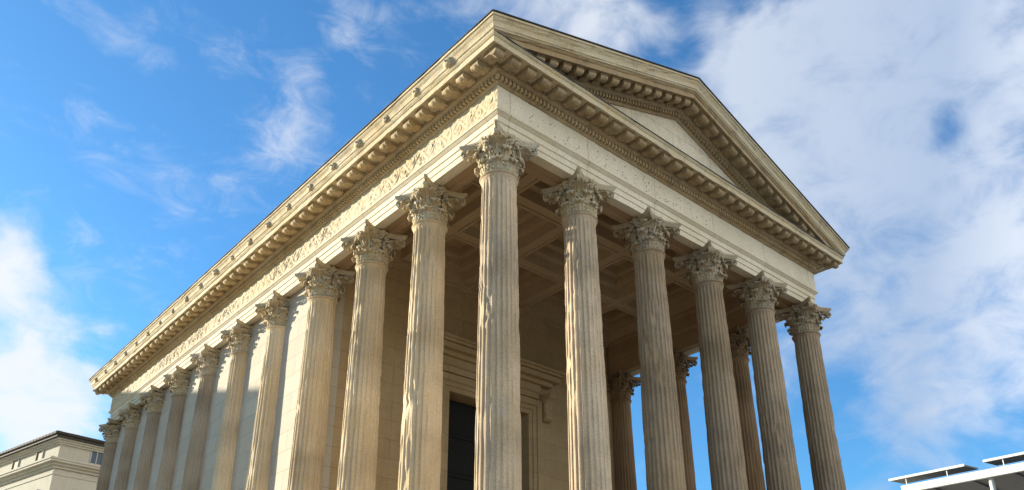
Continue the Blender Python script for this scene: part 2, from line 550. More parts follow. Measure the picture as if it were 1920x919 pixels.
# plain front frieze with the holes that once held bronze letters; plain right and rear sides
mb = MB()
nx, nz = 220, 8
Xf = np.linspace(-.37, RX + .37, nx)[:, None] * np.ones((1, nz))
Zf = (np.linspace(ZF0, ZF1, nz))[None, :] * np.ones((nx, 1))
hf = field(nx, nz, 1.4, 1.2, 21) * .004 * np.clip(np.minimum(Xf + .37, RX + .37 - Xf) / .1, 0, 1)
mb.grid(np.stack([Xf, -.37 - hf, Zf], -1))
mb.add([(RX + .37, -.37, ZF0), (RX + .37, LY + .37, ZF0), (RX + .37, LY + .37, ZF1), (RX + .37, -.37, ZF1)], [(0, 1, 2, 3)])
mb.add([(-.37, LY + .37, ZF0), (RX + .37, LY + .37, ZF0), (RX + .37, LY + .37, ZF1), (-.37, LY + .37, ZF1)], [(3, 2, 1, 0)])
for row in (0, 1):
    x = .55
    while x < 7.5:
        for k in range(random.randint(1, 3)):
            px, pz = x + random.uniform(-.05, .14), ZF0 + (.40 if row == 0 else .17) + random.uniform(-.09, .09)
            r = random.uniform(.006, .011)
            ring_ = [(px + r * math.cos(a * 1.0472), -.3895, pz + r * math.sin(a * 1.0472)) for a in range(6)]
            base = [(px + r * math.cos(a * 1.0472), -.36, pz + r * math.sin(a * 1.0472)) for a in range(6)]
            mb.add(ring_ + base, [tuple(range(6))] + [(i, (i + 1) % 6, (i + 1) % 6 + 6, i + 6) for i in range(6)], 1)
        x += random.uniform(.22, .5)
fz2 = part('frieze', mb, [M_CLEANX, M_HOLE], smooth=40)
fz2['label'] = 'plain frieze dotted with small dowel holes'

def rosette(mb, c, r=.07):
    ringv = [(c[0] + r * (1 if k % 2 else .72) * math.cos(k * math.pi / 6), c[1] + r * (1 if k % 2 else .72) * math.sin(k * math.pi / 6), c[2]) for k in range(12)]
    inn = [(c[0] + r * .5 * math.cos(k * math.pi / 6), c[1] + r * .5 * math.sin(k * math.pi / 6), c[2] - .035) for k in range(12)]
    mb.add(ringv + inn + [(c[0], c[1], c[2] - .02)], [(k, (k + 1) % 12, (k + 1) % 12 + 12, k + 12) for k in range(12)] + [(k + 12, (k + 1) % 12 + 12, 24) for k in range(12)])


# ---- cornice: bed mouldings, dentils, corona
mb = MB()
BED = [(.365, ZF1 + .002), (.40, 1.125), (.435, 1.165), (.435, 1.285), (.53, 1.29), (.545, 1.305), (.585, 1.345), (.585, 1.475)]
CORONA = [(1.00, 1.475), (1.00, 1.455), (1.05, 1.45), (1.05, 1.595), (1.07, 1.605), (1.10, 1.645), (1.10, 1.66)]
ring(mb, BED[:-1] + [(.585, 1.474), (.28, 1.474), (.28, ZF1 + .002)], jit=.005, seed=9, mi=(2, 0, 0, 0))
ring(mb, [(.28, 1.4755), (1.00, 1.4755)] + CORONA[1:] + [(.28, 1.68)], jit=.005, seed=10, mi=1, seg=.22)
for i in range(int((RX + .9) / .115)):
    x = -.50 + i * .115
    mb.box((x, -.52, 1.175), (x + .07, -.43, 1.283))
for i in range(int((LY + .9) / .115)):
    y = -.40 + i * .115
    mb.box((-.52, y, 1.175), (-.43, y + .07, 1.283))
nF, nL = 30, 52
for i in range(nF):                      # rosettes of the soffit between the brackets
    rosette(mb, (-.80 + (i + .5) * (RX + 1.6) / nF, -.80, 1.475))
for i in range(1, nL):
    rosette(mb, (-.80, -.80 + (i + .5) * (LY + 1.6) / nL, 1.475))
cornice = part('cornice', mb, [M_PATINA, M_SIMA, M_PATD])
mb = MB()
mb.box((-1.0, -1.12, 1.664), (RX + 1.0, -.32, 1.682))
part('flashing', mb, M_LEAD, cornice)


def modillion_mesh(shear=0.0, seed=0):
    """scroll bracket under the soffit: width along x, projecting towards -y, top at z 0"""
    mb = MB()
    prof = [(0, 0), (0, -.085), (.05, -.10), (.11, -.095), (.16, -.10), (.20, -.125), (.24, -.16), (.29, -.178), (.335, -.17), (.37, -.14), (.385, -.10), (.375, -.06), (.36, -.035), (.385, -.03), (.385, 0)]
    n = len(prof)
    cols = [(-.128, 0, 1), (-.12, .010, 1), (-.075, .0, 1), (-.05, .012, 1.0), (0, .022, 1), (.05, .012, 1), (.075, 0, 1), (.12, .010, 1), (.128, 0, 1)]
    P = np.zeros((len(cols), n, 3))
    rg = np.random.default_rng(seed)
    for i, (x, b, _) in enumerate(cols):
        for j, (d, z) in enumerate(prof):
            z2 = z - (b if 1 <= j <= n - 4 else 0)
            P[i, j] = (x + rg.normal(0, .002), -d - (b * .4 if j >= n - 5 and j < n - 2 else 0), z2 + shear * x)
    mb.grid(P, closed_v=True)
    mb.add(P[0].tolist(), [tuple(range(n))])
    mb.add(P[-1].tolist(), [tuple(range(n))[::-1]])
    mb.box((-.14, -.40, -.022), (.14, 0, -.001))
    if shear:
        mb.v = mb.v[:-8] + [(x, y, z + shear * x) for x, y, z in mb.v[-8:]]
    return mb.mesh('modillion', M_PATINA, smooth=40, recalc=True)


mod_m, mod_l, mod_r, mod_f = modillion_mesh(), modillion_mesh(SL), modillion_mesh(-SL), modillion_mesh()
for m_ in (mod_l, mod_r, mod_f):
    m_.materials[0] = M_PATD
stuff_mod = MB()
count_mod = 0


def modillion(me, parent, loc, rz=0):
    o = link('modillion', me, parent, loc)
    o.rotation_euler.z = rz
    return o


for i in range(nF + 1):
    x = -.80 + i * (RX + 1.6) / nF
    modillion(mod_f, cornice, (x, -.585, 1.4735))
for i in range(1, nL + 1):
    y = -.80 + i * (LY + 1.6) / nL
    if i <= 43:
        modillion(mod_m, cornice, (-.585, y, 1.4735), R_(-90))
    else:                                                     # the farthest few read as one row
        stuff_mod.add([(-.585 + vy, y - vx, 1.4735 + vz) for vx, vy, vz in [tuple(v.co) for v in mod_m.vertices]], [tuple(p.vertices) for p in mod_m.polygons])
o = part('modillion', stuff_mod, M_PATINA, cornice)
o['kind'] = 'stuff'
# ---- gutter moulding (sima) along the flanks, with lion heads
SIMA = [(1.06, 1.664), (1.10, 1.668), (1.105, 1.70), (1.13, 1.715), (1.13, 1.735), (1.135, 1.78), (1.15, 1.83), (1.185, 1.87), (1.205, 1.905), (1.21, 1.925), (1.24, 1.93), (1.24, 1.985), (1.10, 2.0)]
for sd_ in (1, 3):
    mb = MB()
    ring(mb, SIMA + [(.95, 1.9), (.95, 1.664)], jit=.005, seed=14, sides=(sd_,), seg=.25)
    gut = part('gutter_moulding', mb, M_SIMA)


def lion_mesh():
    mb = MB()
    nu, nv = 20, 14
    P = np.zeros((nu, nv, 3))
    for i in range(nu):
        a = 2 * math.pi * i / nu
        for j in range(nv):
            b = math.pi * j / (nv - 1)                    # 0 = nose direction
            r = .105
            dirv = np.array([math.cos(b), math.sin(b) * math.cos(a), math.sin(b) * math.sin(a)])
            if .9 < b < 1.7:
                r += .03 + .018 * math.cos(a * 9)         # mane
            if b < .55 and dirv[2] < .35:
                r += .035 * (1 - b / .55)                 # muzzle
            for ey in (-.45, .45):
                if abs(dirv[1] - ey) < .18 and .25 < dirv[2] < .55 and b < .95:
                    r -= .018
            if b < .6 and -.55 < dirv[2] < -.25:
                r -= .045                                 # open mouth
            P[i, j] = dirv * r
    mb.grid(P, closed_u=True)
    return mb.mesh('lion_head', M_SIMA, smooth=True, recalc=True)


lm = lion_mesh()
for i in range(21):
    o = link('lion_head', lm, gut, (-1.145, .42 + i * SS / 2 - .0, 1.80))
    o.rotation_euler = (R_(random.uniform(-12, 12)), R_(random.uniform(-8, 8)), math.pi + R_(random.uniform(-8, 8)))
    s = random.uniform(.62, .9)
    o.scale = (s * random.uniform(.6, 1.05), s, s)

# ---- raking cornices of the front gable
XM = RX / 2


def rake(side):
    def sweep(prof, dy=0.0, seed=2, k=26):
        n = len(prof)
        rg = np.random.default_rng(seed)
        P = np.zeros((k + 1, n, 3))
        for q, (o, z) in enumerate(prof):
            x0 = -o
            for e in range(k + 1):
                x = x0 + (XM - x0) * e / k
                j = rg.normal(0, .004) if 0 < e < k else 0
                zz = z + SL * (x + 1.24) + j
                P[e, q] = (x if side == 0 else RX - x, -(o - dy) + j, zz)
        mb.grid(P, closed_v=True)
        for e in (0, k):
            mb.add(P[e].tolist(), [tuple(range(n))])
    mb = MB()
    sweep(BED + CORONA + [(.28, 1.68), (.28, ZF1)], .022, seed=31 + side)
    for i in range(int(XM / .115) + 1):
        x = .9 + i * .115
        if x + .07 > XM:
            break
        z = 1.175 + SL * (x + 1.24)
        xs = (x, x + .07) if side == 0 else (RX - x - .07, RX - x)
        zs = [0, SL * .07] if side == 0 else [SL * .07, 0]
        vv = []
        for yy in (-.50, -.41):
            for dz in (0, .108):
                vv += [(xs[0], yy, z + zs[0] + dz), (xs[1], yy, z + zs[1] + dz)]
        mb.add(vv, [(0, 1, 3, 2), (4, 6, 7, 5), (0, 4, 5, 1), (2, 3, 7, 6), (0, 2, 6, 4), (1, 5, 7, 3)])
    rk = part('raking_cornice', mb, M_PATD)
    mb = MB()
    sweep(SIMA + [(.95, 1.9), (.95, 1.664)], 0, seed=41 + side)
    part('raking_gutter', mb, M_SIMA, rk)
    n = 14
    for i in range(n):
        x = .42 + i * (XM - .42 - .18) / (n - 1)
        z = 1.4735 + SL * (x + 1.24)
        modillion(mod_l if side == 0 else mod_r, rk, (x if side == 0 else RX - x, -.563, z))
    return rk


rake(0)
rake(1)
# tympanum
mb = MB()
tz = lambda x: ZF1 + .03 + SL * (min(x, RX - x) + 1.24)
mb.add([(.3, -.34, 1.60), (RX - .3, -.34, 1.60), (RX - .3, -.34, tz(.3)), (XM, -.34, tz(XM)), (.3, -.34, tz(.3))], [(0, 1, 2, 3, 4)])
part('tympanum', mb, M_TYMP)
# roof: two tiled slopes whose edge just overhangs the gutter
mb = MB()
for sgn in (0, 1):
    k = 60
    for i in range(1):
        xs = [-1.265, XM]
        zs = [1.99, 1.99 + SL * (XM + 1.265)]
        X0, X1 = (xs[0], xs[1]) if sgn == 0 else (RX - xs[0], RX - xs[1])
        y0, y1 = -1.265, LY + 1.265
        t = .022
        mb.add([(X0, y0, zs[0]), (X1, y0, zs[1]), (X1, y1, zs[1]), (X0, y1, zs[0]), (X0, y0, zs[0] + t), (X1, y0, zs[1] + t), (X1, y1, zs[1] + t), (X0, y1, zs[0] + t)],
               [(0, 3, 2, 1), (4, 5, 6, 7), (0, 1, 5, 4), (2, 3, 7, 6), (3, 0, 4, 7)])
    for i in range(k):                                       # cover tile rows
        y = -1.2 + (LY + 2.4) * i / (k - 1)
        vs = []
        for xx, zz in zip((xs[0] + .09, xs[1]), (zs[0] + .03, zs[1])):
            X_ = xx if sgn == 0 else RX - xx
            vs += [(X_, y - .07, zz + t), (X_, y, zz + t + .035), (X_, y + .07, zz + t)]
        mb.add(vs, [(0, 3, 4, 1), (1, 4, 5, 2), (0, 1, 2), (3, 5, 4)])
part('roof', mb, M_TILE)

# ---- columns
def shaft_mesh(seed, mat, fine=True, damage=.5):
    nf = 24
    m = 12 if fine else 7
    nth = nf * m
    zs = np.concatenate([np.linspace(ZB + .50, -5.5, 26 if fine else 14), np.linspace(-5.4, -1.16, 62 if fine else 30), np.array([-1.135, -1.115, -1.10, -1.085, -1.07, -1.05, -1.035, -1.025])])
    nzr = len(zs)
    th = np.arange(nth) / nth * 2 * math.pi
    t = (zs - ZB) / 8.0
    r = .445 - .075 * np.clip(t, 0, 1) ** 1.6
    R = np.ones((nth, 1)) * r[None, :]
    ph = (np.arange(nth) % m) / m
    fl = np.where(ph < .74, np.sqrt(np.clip(1 - ((ph - .37) / .37) ** 2, 0, 1)), 0)
    fade = np.clip((-1.17 - zs) / .05, 0, 1)
    d1 = field(nth, nzr, m * 1.1, 5, seed)
    d2 = field(nth, nzr, m * .35, 1.2, seed + 1)
    d3 = field(nth, nzr, m * 2.5, 9, seed + 2)
    wear = np.clip((d1 + .5 * d2 - 1.75 + damage) * .9, 0, 1)
    worn = np.clip(d3 - .6 + damage * .5, 0, 1)
    flute = .025 * fl[:, None] * fade[None, :] * (1 - .75 * wear)
    R -= flute
    arris = (1 - fl)[:, None] * fade[None, :]
    R -= arris * .012 * np.clip(d2 * .6 + worn, 0, 1.2)              # chipped arrises
    R -= wear * (.012 + .010 * np.clip(d2, -1, 2)) * fade[None, :]
    R += field(nth, nzr, 3, 1.5, seed + 4) * .0015
    for zj in (-3.3 + .5 * math.sin(seed), -5.9 + .4 * math.sin(seed * 2.1)):                                          # drum joints
        R -= (.011 + .009 * np.clip(d2, -1, 2)) * np.exp(-((zs - zj) / .03) ** 2)[None, :]
    # neck: apophyge and astragal
    R[:, -8:] = np.array([.385, .395, .398, .385, .413, .425, .413, .385])[None, :]
    P = np.stack([R * np.cos(th)[:, None], R * np.sin(th)[:, None], np.ones((nth, 1)) * zs[None, :]], -1)
    mb = MB()
    mb.grid(P, closed_u=True)
    return mb.mesh('column', mat, smooth=50)


def base_mesh():
    prof = [(.0, ZB), (.66, ZB), (.66, ZB + .14), (.64, ZB + .15), (.655, ZB + .20), (.64, ZB + .26), (.56, ZB + .28), (.53, ZB + .32), (.55, ZB + .36), (.575, ZB + .39), (.56, ZB + .43), (.48, ZB + .45), (.45, ZB + .50)]
    n = 40
    P = np.zeros((n, len(prof), 3))
    for i in range(n):
        a = 2 * math.pi * i / n
        for j, (r, z) in enumerate(prof):
            q = r
            if 1 <= j <= 2:
                q = r / max(abs(math.cos(a)), abs(math.sin(a)))      # square plinth
            P[i, j] = (q * math.cos(a), q * math.sin(a), z)
    mb = MB()
    mb.grid(P, closed_u=True)
    return mb.mesh('column_base', M_COLF, smooth=40)


def capital_mesh(seed):
    rg = np.random.default_rng(seed)
    mb = MB()
    ZT, ZAST = ZA - .002, -1.03
    # bell
    n = 40
    prof = [(.36, ZAST), (.335, -.95), (.325, -.7), (.33, -.5), (.35, -.36), (.39, -.28), (.40, -.255), (.38, -.24), (.2, -.23)]
    P = np.zeros((n, len(prof), 3))
    for i in range(n):
        a = 2 * math.pi * i / n
        for j, (r, z) in enumerate(prof):
            P[i, j] = (r * math.cos(a), r * math.sin(a), z)
    mb.grid(P, closed_u=True)
    # abacus: concave sides, clipped horns, moulded edge
    out = []
    for k in range(4):
        a = k * math.pi / 2
        for s in np.linspace(-.60, .60, 15):
            x = .43 + .21 * (abs(s) / .60) ** 2.1
            out.append((x * math.cos(a) - s * math.sin(a), x * math.sin(a) + s * math.cos(a)))
    out = np.array(out)
    lev = [(.90, -.245), (.93, -.222), (.965, -.20), (.968, -.185), (.968, -.175), (1.0, -.165), (1.0, ZT)]
    P = np.zeros((len(out), len(lev), 3))
    for j, (s, z) in enumerate(lev):
        P[:, j, 0], P[:, j, 1], P[:, j, 2] = out[:, 0] * s, out[:, 1] * s, z
    mb.grid(P, closed_u=True)
    mb.add(P[:, 0].tolist(), [tuple(range(len(out)))])
    mb.add(P[:, -1].tolist(), [tuple(range(len(out)))])

    def leaf(ang, z0, H, r0, W, curl, out_top, tilt=0.0):
        ns, nt = 20, 11
        path = [(0, 0), (.012, .25), (.022, .5), (.04, .72), (.075, .9), (.12, .985), (.165, .97), (.19, .90), (.18, .82)]
        path = np.array(path)
        path[:, 0] *= curl
        d = np.concatenate([[0], np.cumsum(np.hypot(np.diff(path[:, 0]), np.diff(path[:, 1] * H)))])
        S = np.linspace(0, 1, ns)
        pr = np.interp(S * d[-1], d, path[:, 0]) + out_top * S ** 1.5
        pz = np.interp(S * d[-1], d, path[:, 1]) * H
        front = np.zeros((ns, nt, 3))
        back = np.zeros((ns, nt, 3))
        for i, s in enumerate(S):
            w = W * (.62 + .55 * math.sin(min(1, s * 1.25) * math.pi * .62)) * (1 - max(0, s - .62) ** 1.3 * 1.9)
            lob = 1 - .46 * abs(math.sin(s * math.pi * 4.5)) ** 3
            w = max(w * lob, .012)
            for j, t in enumerate(np.linspace(-1, 1, nt)):
                ridge = .020 * (1 - abs(t)) ** .7 + .010 * math.cos(t * math.pi * 3.0)
                drop = -.035 * abs(t) ** 2 * (s > .55) * (s - .55) / .45
                rr = r0 + pr[i] + ridge + .018 * abs(t) ** 3 + rg.normal(0, .0035)
                a = ang + t * w / r0
                z = z0 + pz[i] + drop + .03 * abs(t) * math.sin(s * math.pi * 9) * .5
                front[i, j] = (rr * math.cos(a), rr * math.sin(a), z)
                rb = rr - .02
                back[i, j] = (rb * math.cos(a), rb * math.sin(a), z - (.012 if s > .7 else 0))
        mb.grid(front)
        mb.grid(back, flip=True)
        loop = [(0, j) for j in range(nt)] + [(i, nt - 1) for i in range(1, ns)] + [(ns - 1, j) for j in range(nt - 2, -1, -1)] + [(i, 0) for i in range(ns - 2, 0, -1)]
        B = np.array([[front[q], back[q]] for q in loop])
        mb.grid(B, closed_u=True)

    for k in range(8):
        leaf(k * math.pi / 4, ZAST, .31 * (1 if rg.random() > .2 else rg.uniform(.6, .85)) + rg.normal(0, .012), .362, .13, .72, .016)
    for k in range(8):
        leaf((k + .5) * math.pi / 4, ZAST, .56 * (1 if rg.random() > .25 else rg.uniform(.7, .9)) + rg.normal(0, .015), .352, .115, .95, .03)
    for k in range(4):
        a = (k + .5) * math.pi / 2
        for da in (-.20, .20):
            leaf(a + da, -.62, .29, .37, .075, .9, .16)
        for da in (-.52, .52):
            leaf(a + da, -.62, .25, .37, .06, .6, .02)

    def spiral(c, e1, e2, r0, r1, turns, width, th, wdir, tail=None):
        """ribbon scroll in the plane e1,e2 round c, width along wdir"""
        pts = []
        n = 40
        for i in range(n + 1):
            s = i / n
            a = math.pi / 2 - s * turns * 2 * math.pi
            r = r0 + (r1 - r0) * s ** .85
            pts.append(c + e1 * r * math.cos(a) + e2 * r * math.sin(a))
        if tail is not None:
            pts = tail + pts
        pts = np.array(pts)
        tg = np.gradient(pts, axis=0)
        tg /= np.linalg.norm(tg, axis=1)[:, None] + 1e-9
        nr = np.cross(tg, wdir)
        nr /= np.linalg.norm(nr, axis=1)[:, None] + 1e-9
        m = len(pts)
        Q = np.zeros((m, 6, 3))
        for i in range(m):
            w = width * (1 if i > 6 else .7)
            t = th * (1 - .4 * i / m)
            Q[i] = [pts[i] + nr[i] * t - wdir * w, pts[i] + nr[i] * t * .55, pts[i] + nr[i] * t + wdir * w, pts[i] - nr[i] * t + wdir * w, pts[i] - nr[i] * t * .6, pts[i] - nr[i] * t - wdir * w]
        mb.grid(Q, closed_v=True)
        mb.add(Q[0].tolist(), [tuple(range(6))])
        mb.add(Q[-1].tolist(), [tuple(range(6))[::-1]])

    ez = np.array([0, 0, 1.0])
    for k in range(4):
        a = (k + .5) * math.pi / 2
        dg = np.array([math.cos(a), math.sin(a), 0])
        tn = np.array([-math.sin(a), math.cos(a), 0])
        c = dg * .745 + ez * -.350
        tail = [dg * .39 + ez * -.70, dg * .42 + ez * -.57, dg * .47 + ez * -.43, dg * .55 + ez * -.325, dg * .635 + ez * -.262]
        if rg.random() > .12:
            spiral(c, dg, ez, .098, .018, 1.7, .044, .015, tn, tail)
        # eye of the scroll
        a2 = k * math.pi / 2
        f = np.array([math.cos(a2), math.sin(a2), 0])
        s_ = np.array([-math.sin(a2), math.cos(a2), 0])
        for sg in (-1, 1):
            c = f * .475 + s_ * sg * .085 + ez * -.335
            tl = [f * .40 + s_ * sg * .25 + ez * -.62, f * .425 + s_ * sg * .215 + ez * -.5, f * .45 + s_ * sg * .17 + ez * -.36, f * .465 + s_ * sg * .12 + ez * -.28]
            spiral(c, -s_ * sg, ez, .062, .012, 1.6, .030, .012, f, tl)
        # flower on the abacus
        n = 16
        P = np.zeros((n, 5, 3))
        for i in range(n):
            b = 2 * math.pi * i / n
            lobe = 1 + .28 * math.cos(b * 4)
            for j, (rr, dd) in enumerate([(.02, .075), (.05, .055), (.085, .065), (.105, .03), (.09, -.03)]):
                P[i, j] = f * (.425 + dd) + s_ * rr * lobe * math.cos(b) + ez * (-.185 + rr * lobe * math.sin(b) * .9)
        mb.grid(P, closed_u=True)
        mb.add(P[:, 0].tolist(), [tuple(range(n))])
    v = np.array(mb.v)
    v += rg.normal(0, .0022, v.shape)
    v[:, 2] = np.minimum(v[:, 2], ZT)
    mb.v = v.tolist()
    return mb.mesh('capital', M_CAP, smooth=32)


caps = [capital_mesh(100 + k) for k in range(7)]
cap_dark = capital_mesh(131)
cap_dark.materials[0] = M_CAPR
caps_f = [capital_mesh(140 + k) for k in range(4)]
for m_ in caps_f:
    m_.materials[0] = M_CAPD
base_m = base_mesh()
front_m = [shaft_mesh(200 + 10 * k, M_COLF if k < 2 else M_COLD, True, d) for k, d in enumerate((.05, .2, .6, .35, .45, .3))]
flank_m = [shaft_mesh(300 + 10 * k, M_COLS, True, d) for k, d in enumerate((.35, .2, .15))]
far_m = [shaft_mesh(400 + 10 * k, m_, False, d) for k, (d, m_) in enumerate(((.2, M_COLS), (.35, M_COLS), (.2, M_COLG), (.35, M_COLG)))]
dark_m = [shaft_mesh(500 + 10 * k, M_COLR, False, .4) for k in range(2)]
ci = 0


def column(me, x, y, rz):
    global ci
    c = link('column', me, temple, (x, y, T))
    c.rotation_euler.z = rz
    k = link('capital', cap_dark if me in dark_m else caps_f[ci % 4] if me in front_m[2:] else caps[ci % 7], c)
    k.rotation_euler.z = -rz + (ci * 7 % 4) * math.pi / 2
    b = link('column_base', base_m, c)
    b.rotation_euler.z = -rz
    ci += 1
    return c


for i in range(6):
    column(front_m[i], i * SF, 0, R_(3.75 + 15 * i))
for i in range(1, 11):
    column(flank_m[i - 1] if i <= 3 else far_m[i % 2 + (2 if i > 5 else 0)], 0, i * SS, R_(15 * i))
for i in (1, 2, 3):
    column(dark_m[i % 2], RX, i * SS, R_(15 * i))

# ---- cella walls, door, ceiling, podium
YW = 3 * SS + .12                        # outer face of the wall behind the porch
DX0, DX1, DZ = 4.52, 7.77, -2.53
mb = MB()
mb.box((-.03, YW + .002, ZB), (.74, LY - .1, ZA - .005))
part('flank_wall', mb, M_WALLY)
mb = MB()
mb.box((RX - .74, YW + .002, ZB), (RX - .10, LY - .1, ZA - .005))
part('flank_wall', mb, M_WALLX)
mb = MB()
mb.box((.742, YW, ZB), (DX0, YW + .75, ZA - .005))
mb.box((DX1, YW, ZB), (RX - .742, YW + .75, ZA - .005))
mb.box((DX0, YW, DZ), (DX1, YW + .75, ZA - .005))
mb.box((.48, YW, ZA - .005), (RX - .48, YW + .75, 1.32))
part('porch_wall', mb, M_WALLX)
mb = MB()
mb.box((.10, LY - .098, ZB), (RX - .10, LY + .25, ZA - .005))
part('rear_wall', mb, M_WALLX)
mb = MB()                                # inner crown moulding under the ceiling
mb.box((.48, YW - .10, 1.02), (RX - .48, YW - .002, 1.12))
mb.box((.48, YW - .18, 1.122), (RX - .48, YW - .002, 1.20))
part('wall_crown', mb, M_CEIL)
# coffered ceiling
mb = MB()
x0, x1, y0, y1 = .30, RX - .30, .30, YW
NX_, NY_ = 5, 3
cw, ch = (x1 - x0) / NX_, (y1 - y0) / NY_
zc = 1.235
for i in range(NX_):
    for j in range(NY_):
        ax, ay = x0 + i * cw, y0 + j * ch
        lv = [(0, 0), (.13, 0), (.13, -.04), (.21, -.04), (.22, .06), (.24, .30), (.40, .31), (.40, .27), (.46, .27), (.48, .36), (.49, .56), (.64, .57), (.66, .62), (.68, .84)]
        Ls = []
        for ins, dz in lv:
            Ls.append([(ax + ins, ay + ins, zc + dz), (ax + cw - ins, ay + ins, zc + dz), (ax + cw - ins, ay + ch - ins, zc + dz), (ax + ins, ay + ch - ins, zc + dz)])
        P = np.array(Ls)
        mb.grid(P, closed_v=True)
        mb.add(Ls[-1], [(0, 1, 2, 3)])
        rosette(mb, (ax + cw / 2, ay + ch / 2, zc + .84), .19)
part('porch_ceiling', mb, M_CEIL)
# door
mb = MB()
f0, f1 = DX0 + .06, DX1 - .06
yd = YW + .52
mb.box((f0, yd, ZB), (f1, yd + .08, DZ - .03))
xm = (f0 + f1) / 2
for a, b in ((f0, xm - .01), (xm + .01, f1)):
    w = b - a
    for q in range(5):
        z0 = ZB + .25 + q * 1.24
        mb.box((a + .18, yd - .035, z0), (b - .18, yd - .002, z0 + 1.0))
        mb.box((a + .30, yd - .06, z0 + .12), (b - .30, yd - .037, z0 + .88))
    mb.box((a, yd - .05, ZB), (a + .12, yd - .002, DZ - .03))
    mb.box((b - .12, yd - .05, ZB), (b, yd - .002, DZ - .03))
door = part('door', mb, M_DOOR)
mb = MB()
for ins, th in ((0, .06), (.16, .10), (.32, .14)):
    w = .18 if ins < .3 else .22
    a, b = DX0 - ins - w, DX1 + ins + w
    zt = DZ + ins + w
    mb.box((a, YW - th, ZB), (a + w - .002, YW - .002, zt))
    mb.box((b - w + .002, YW - th, ZB), (b, YW - .002, zt))
    mb.box((a + w, YW - th, zt - w + .002), (b - w, YW - .002, zt))
frame = part('door_frame', mb, M_WALLX)
mb = MB()
for z0, z1, pr, ex in ((-1.93, -1.72, .10, .45), (-1.718, -1.45, .14, .5), (-1.448, -1.30, .26, .95), (-1.298, -1.12, .46, 1.1), (-1.118, -1.02, .54, 1.16), (-1.018, -.93, .62, 1.22)):
    mb.box((DX0 - ex, YW - pr, z0), (DX1 + ex, YW - .002, z1))
part('door_cornice', mb, M_WALLX, frame)
for xc in (DX0 - .78, DX1 + .78):
    mb = MB()
    prof = [(0, 0), (.44, 0), (.46, -.08), (.43, -.16), (.36, -.2), (.27, -.27), (.22, -.4), (.2, -.55), (.23, -.66), (.26, -.76), (.23, -.86), (.15, -.93), (.06, -.92), (0, -.95)]
    mb.prism(prof, (.30, 0, 0), (xc - .15, YW - .003, -1.722), (0, -1, 0), (0, 0, 1))
    mb.prism([(a * .8 + .02, b * .97) for a, b in prof], (.38, 0, 0), (xc - .19, YW - .003, -1.726), (0, -1, 0), (0, 0, 1))
    part('console', mb, M_WALLX, frame)
# podium and front steps
mb = MB()
zg = -T
mb.box((-.72, -.72, zg + .4), (RX + .72, LY + .72, ZB - .001))
mb.box((-.86, -.86, zg), (RX + .86, LY + .86, zg + .398))
mb.box((-.84, -.84, ZB - .30), (RX + .84, LY + .84, ZB - .02))
part('podium', mb, M_WALLX)
mb = MB()
ns = 18
for i in range(ns):
    z1 = zg + (i + 1) * (ZB - zg) / (ns + 1)
    mb.box((.0, -.862 - (ns - i) * .32, zg), (RX, -.864 - (ns - i - 1) * .32, z1))
part('front_steps', mb, M_WALLX)

# ------------------------------------------------------------------ ground
mb = MB()
mb.add([(-900, -900, 0), (900, -900, 0), (900, 900, 0), (-900, 900, 0)], [(0, 1, 2, 3)])
structure('square_paving', mb, M_GROUND)


# ------------------------------------------------------------------ neighbouring stone buildings
def wall_frame(P, ux, uy):
    """returns f(along, out, z) -> world for a wall starting at P running along (ux,uy); out is to the right of travel"""
    return lambda a, o, z: (P[0] + ux * a + uy * o, P[1] + uy * a - ux * o, z)


def pbox(mb, f, a0, a1, o0, o1, z0, z1, mi=0):
    v = [f(a, o, z) for z in (z0, z1) for a, o in ((a0, o0), (a1, o0), (a1, o1), (a0, o1))]
    mb.add(v, [(0, 3, 2, 1), (4, 5, 6, 7), (0, 1, 5, 4), (1, 2, 6, 5), (2, 3, 7, 6), (3, 0, 4, 7)], mi)


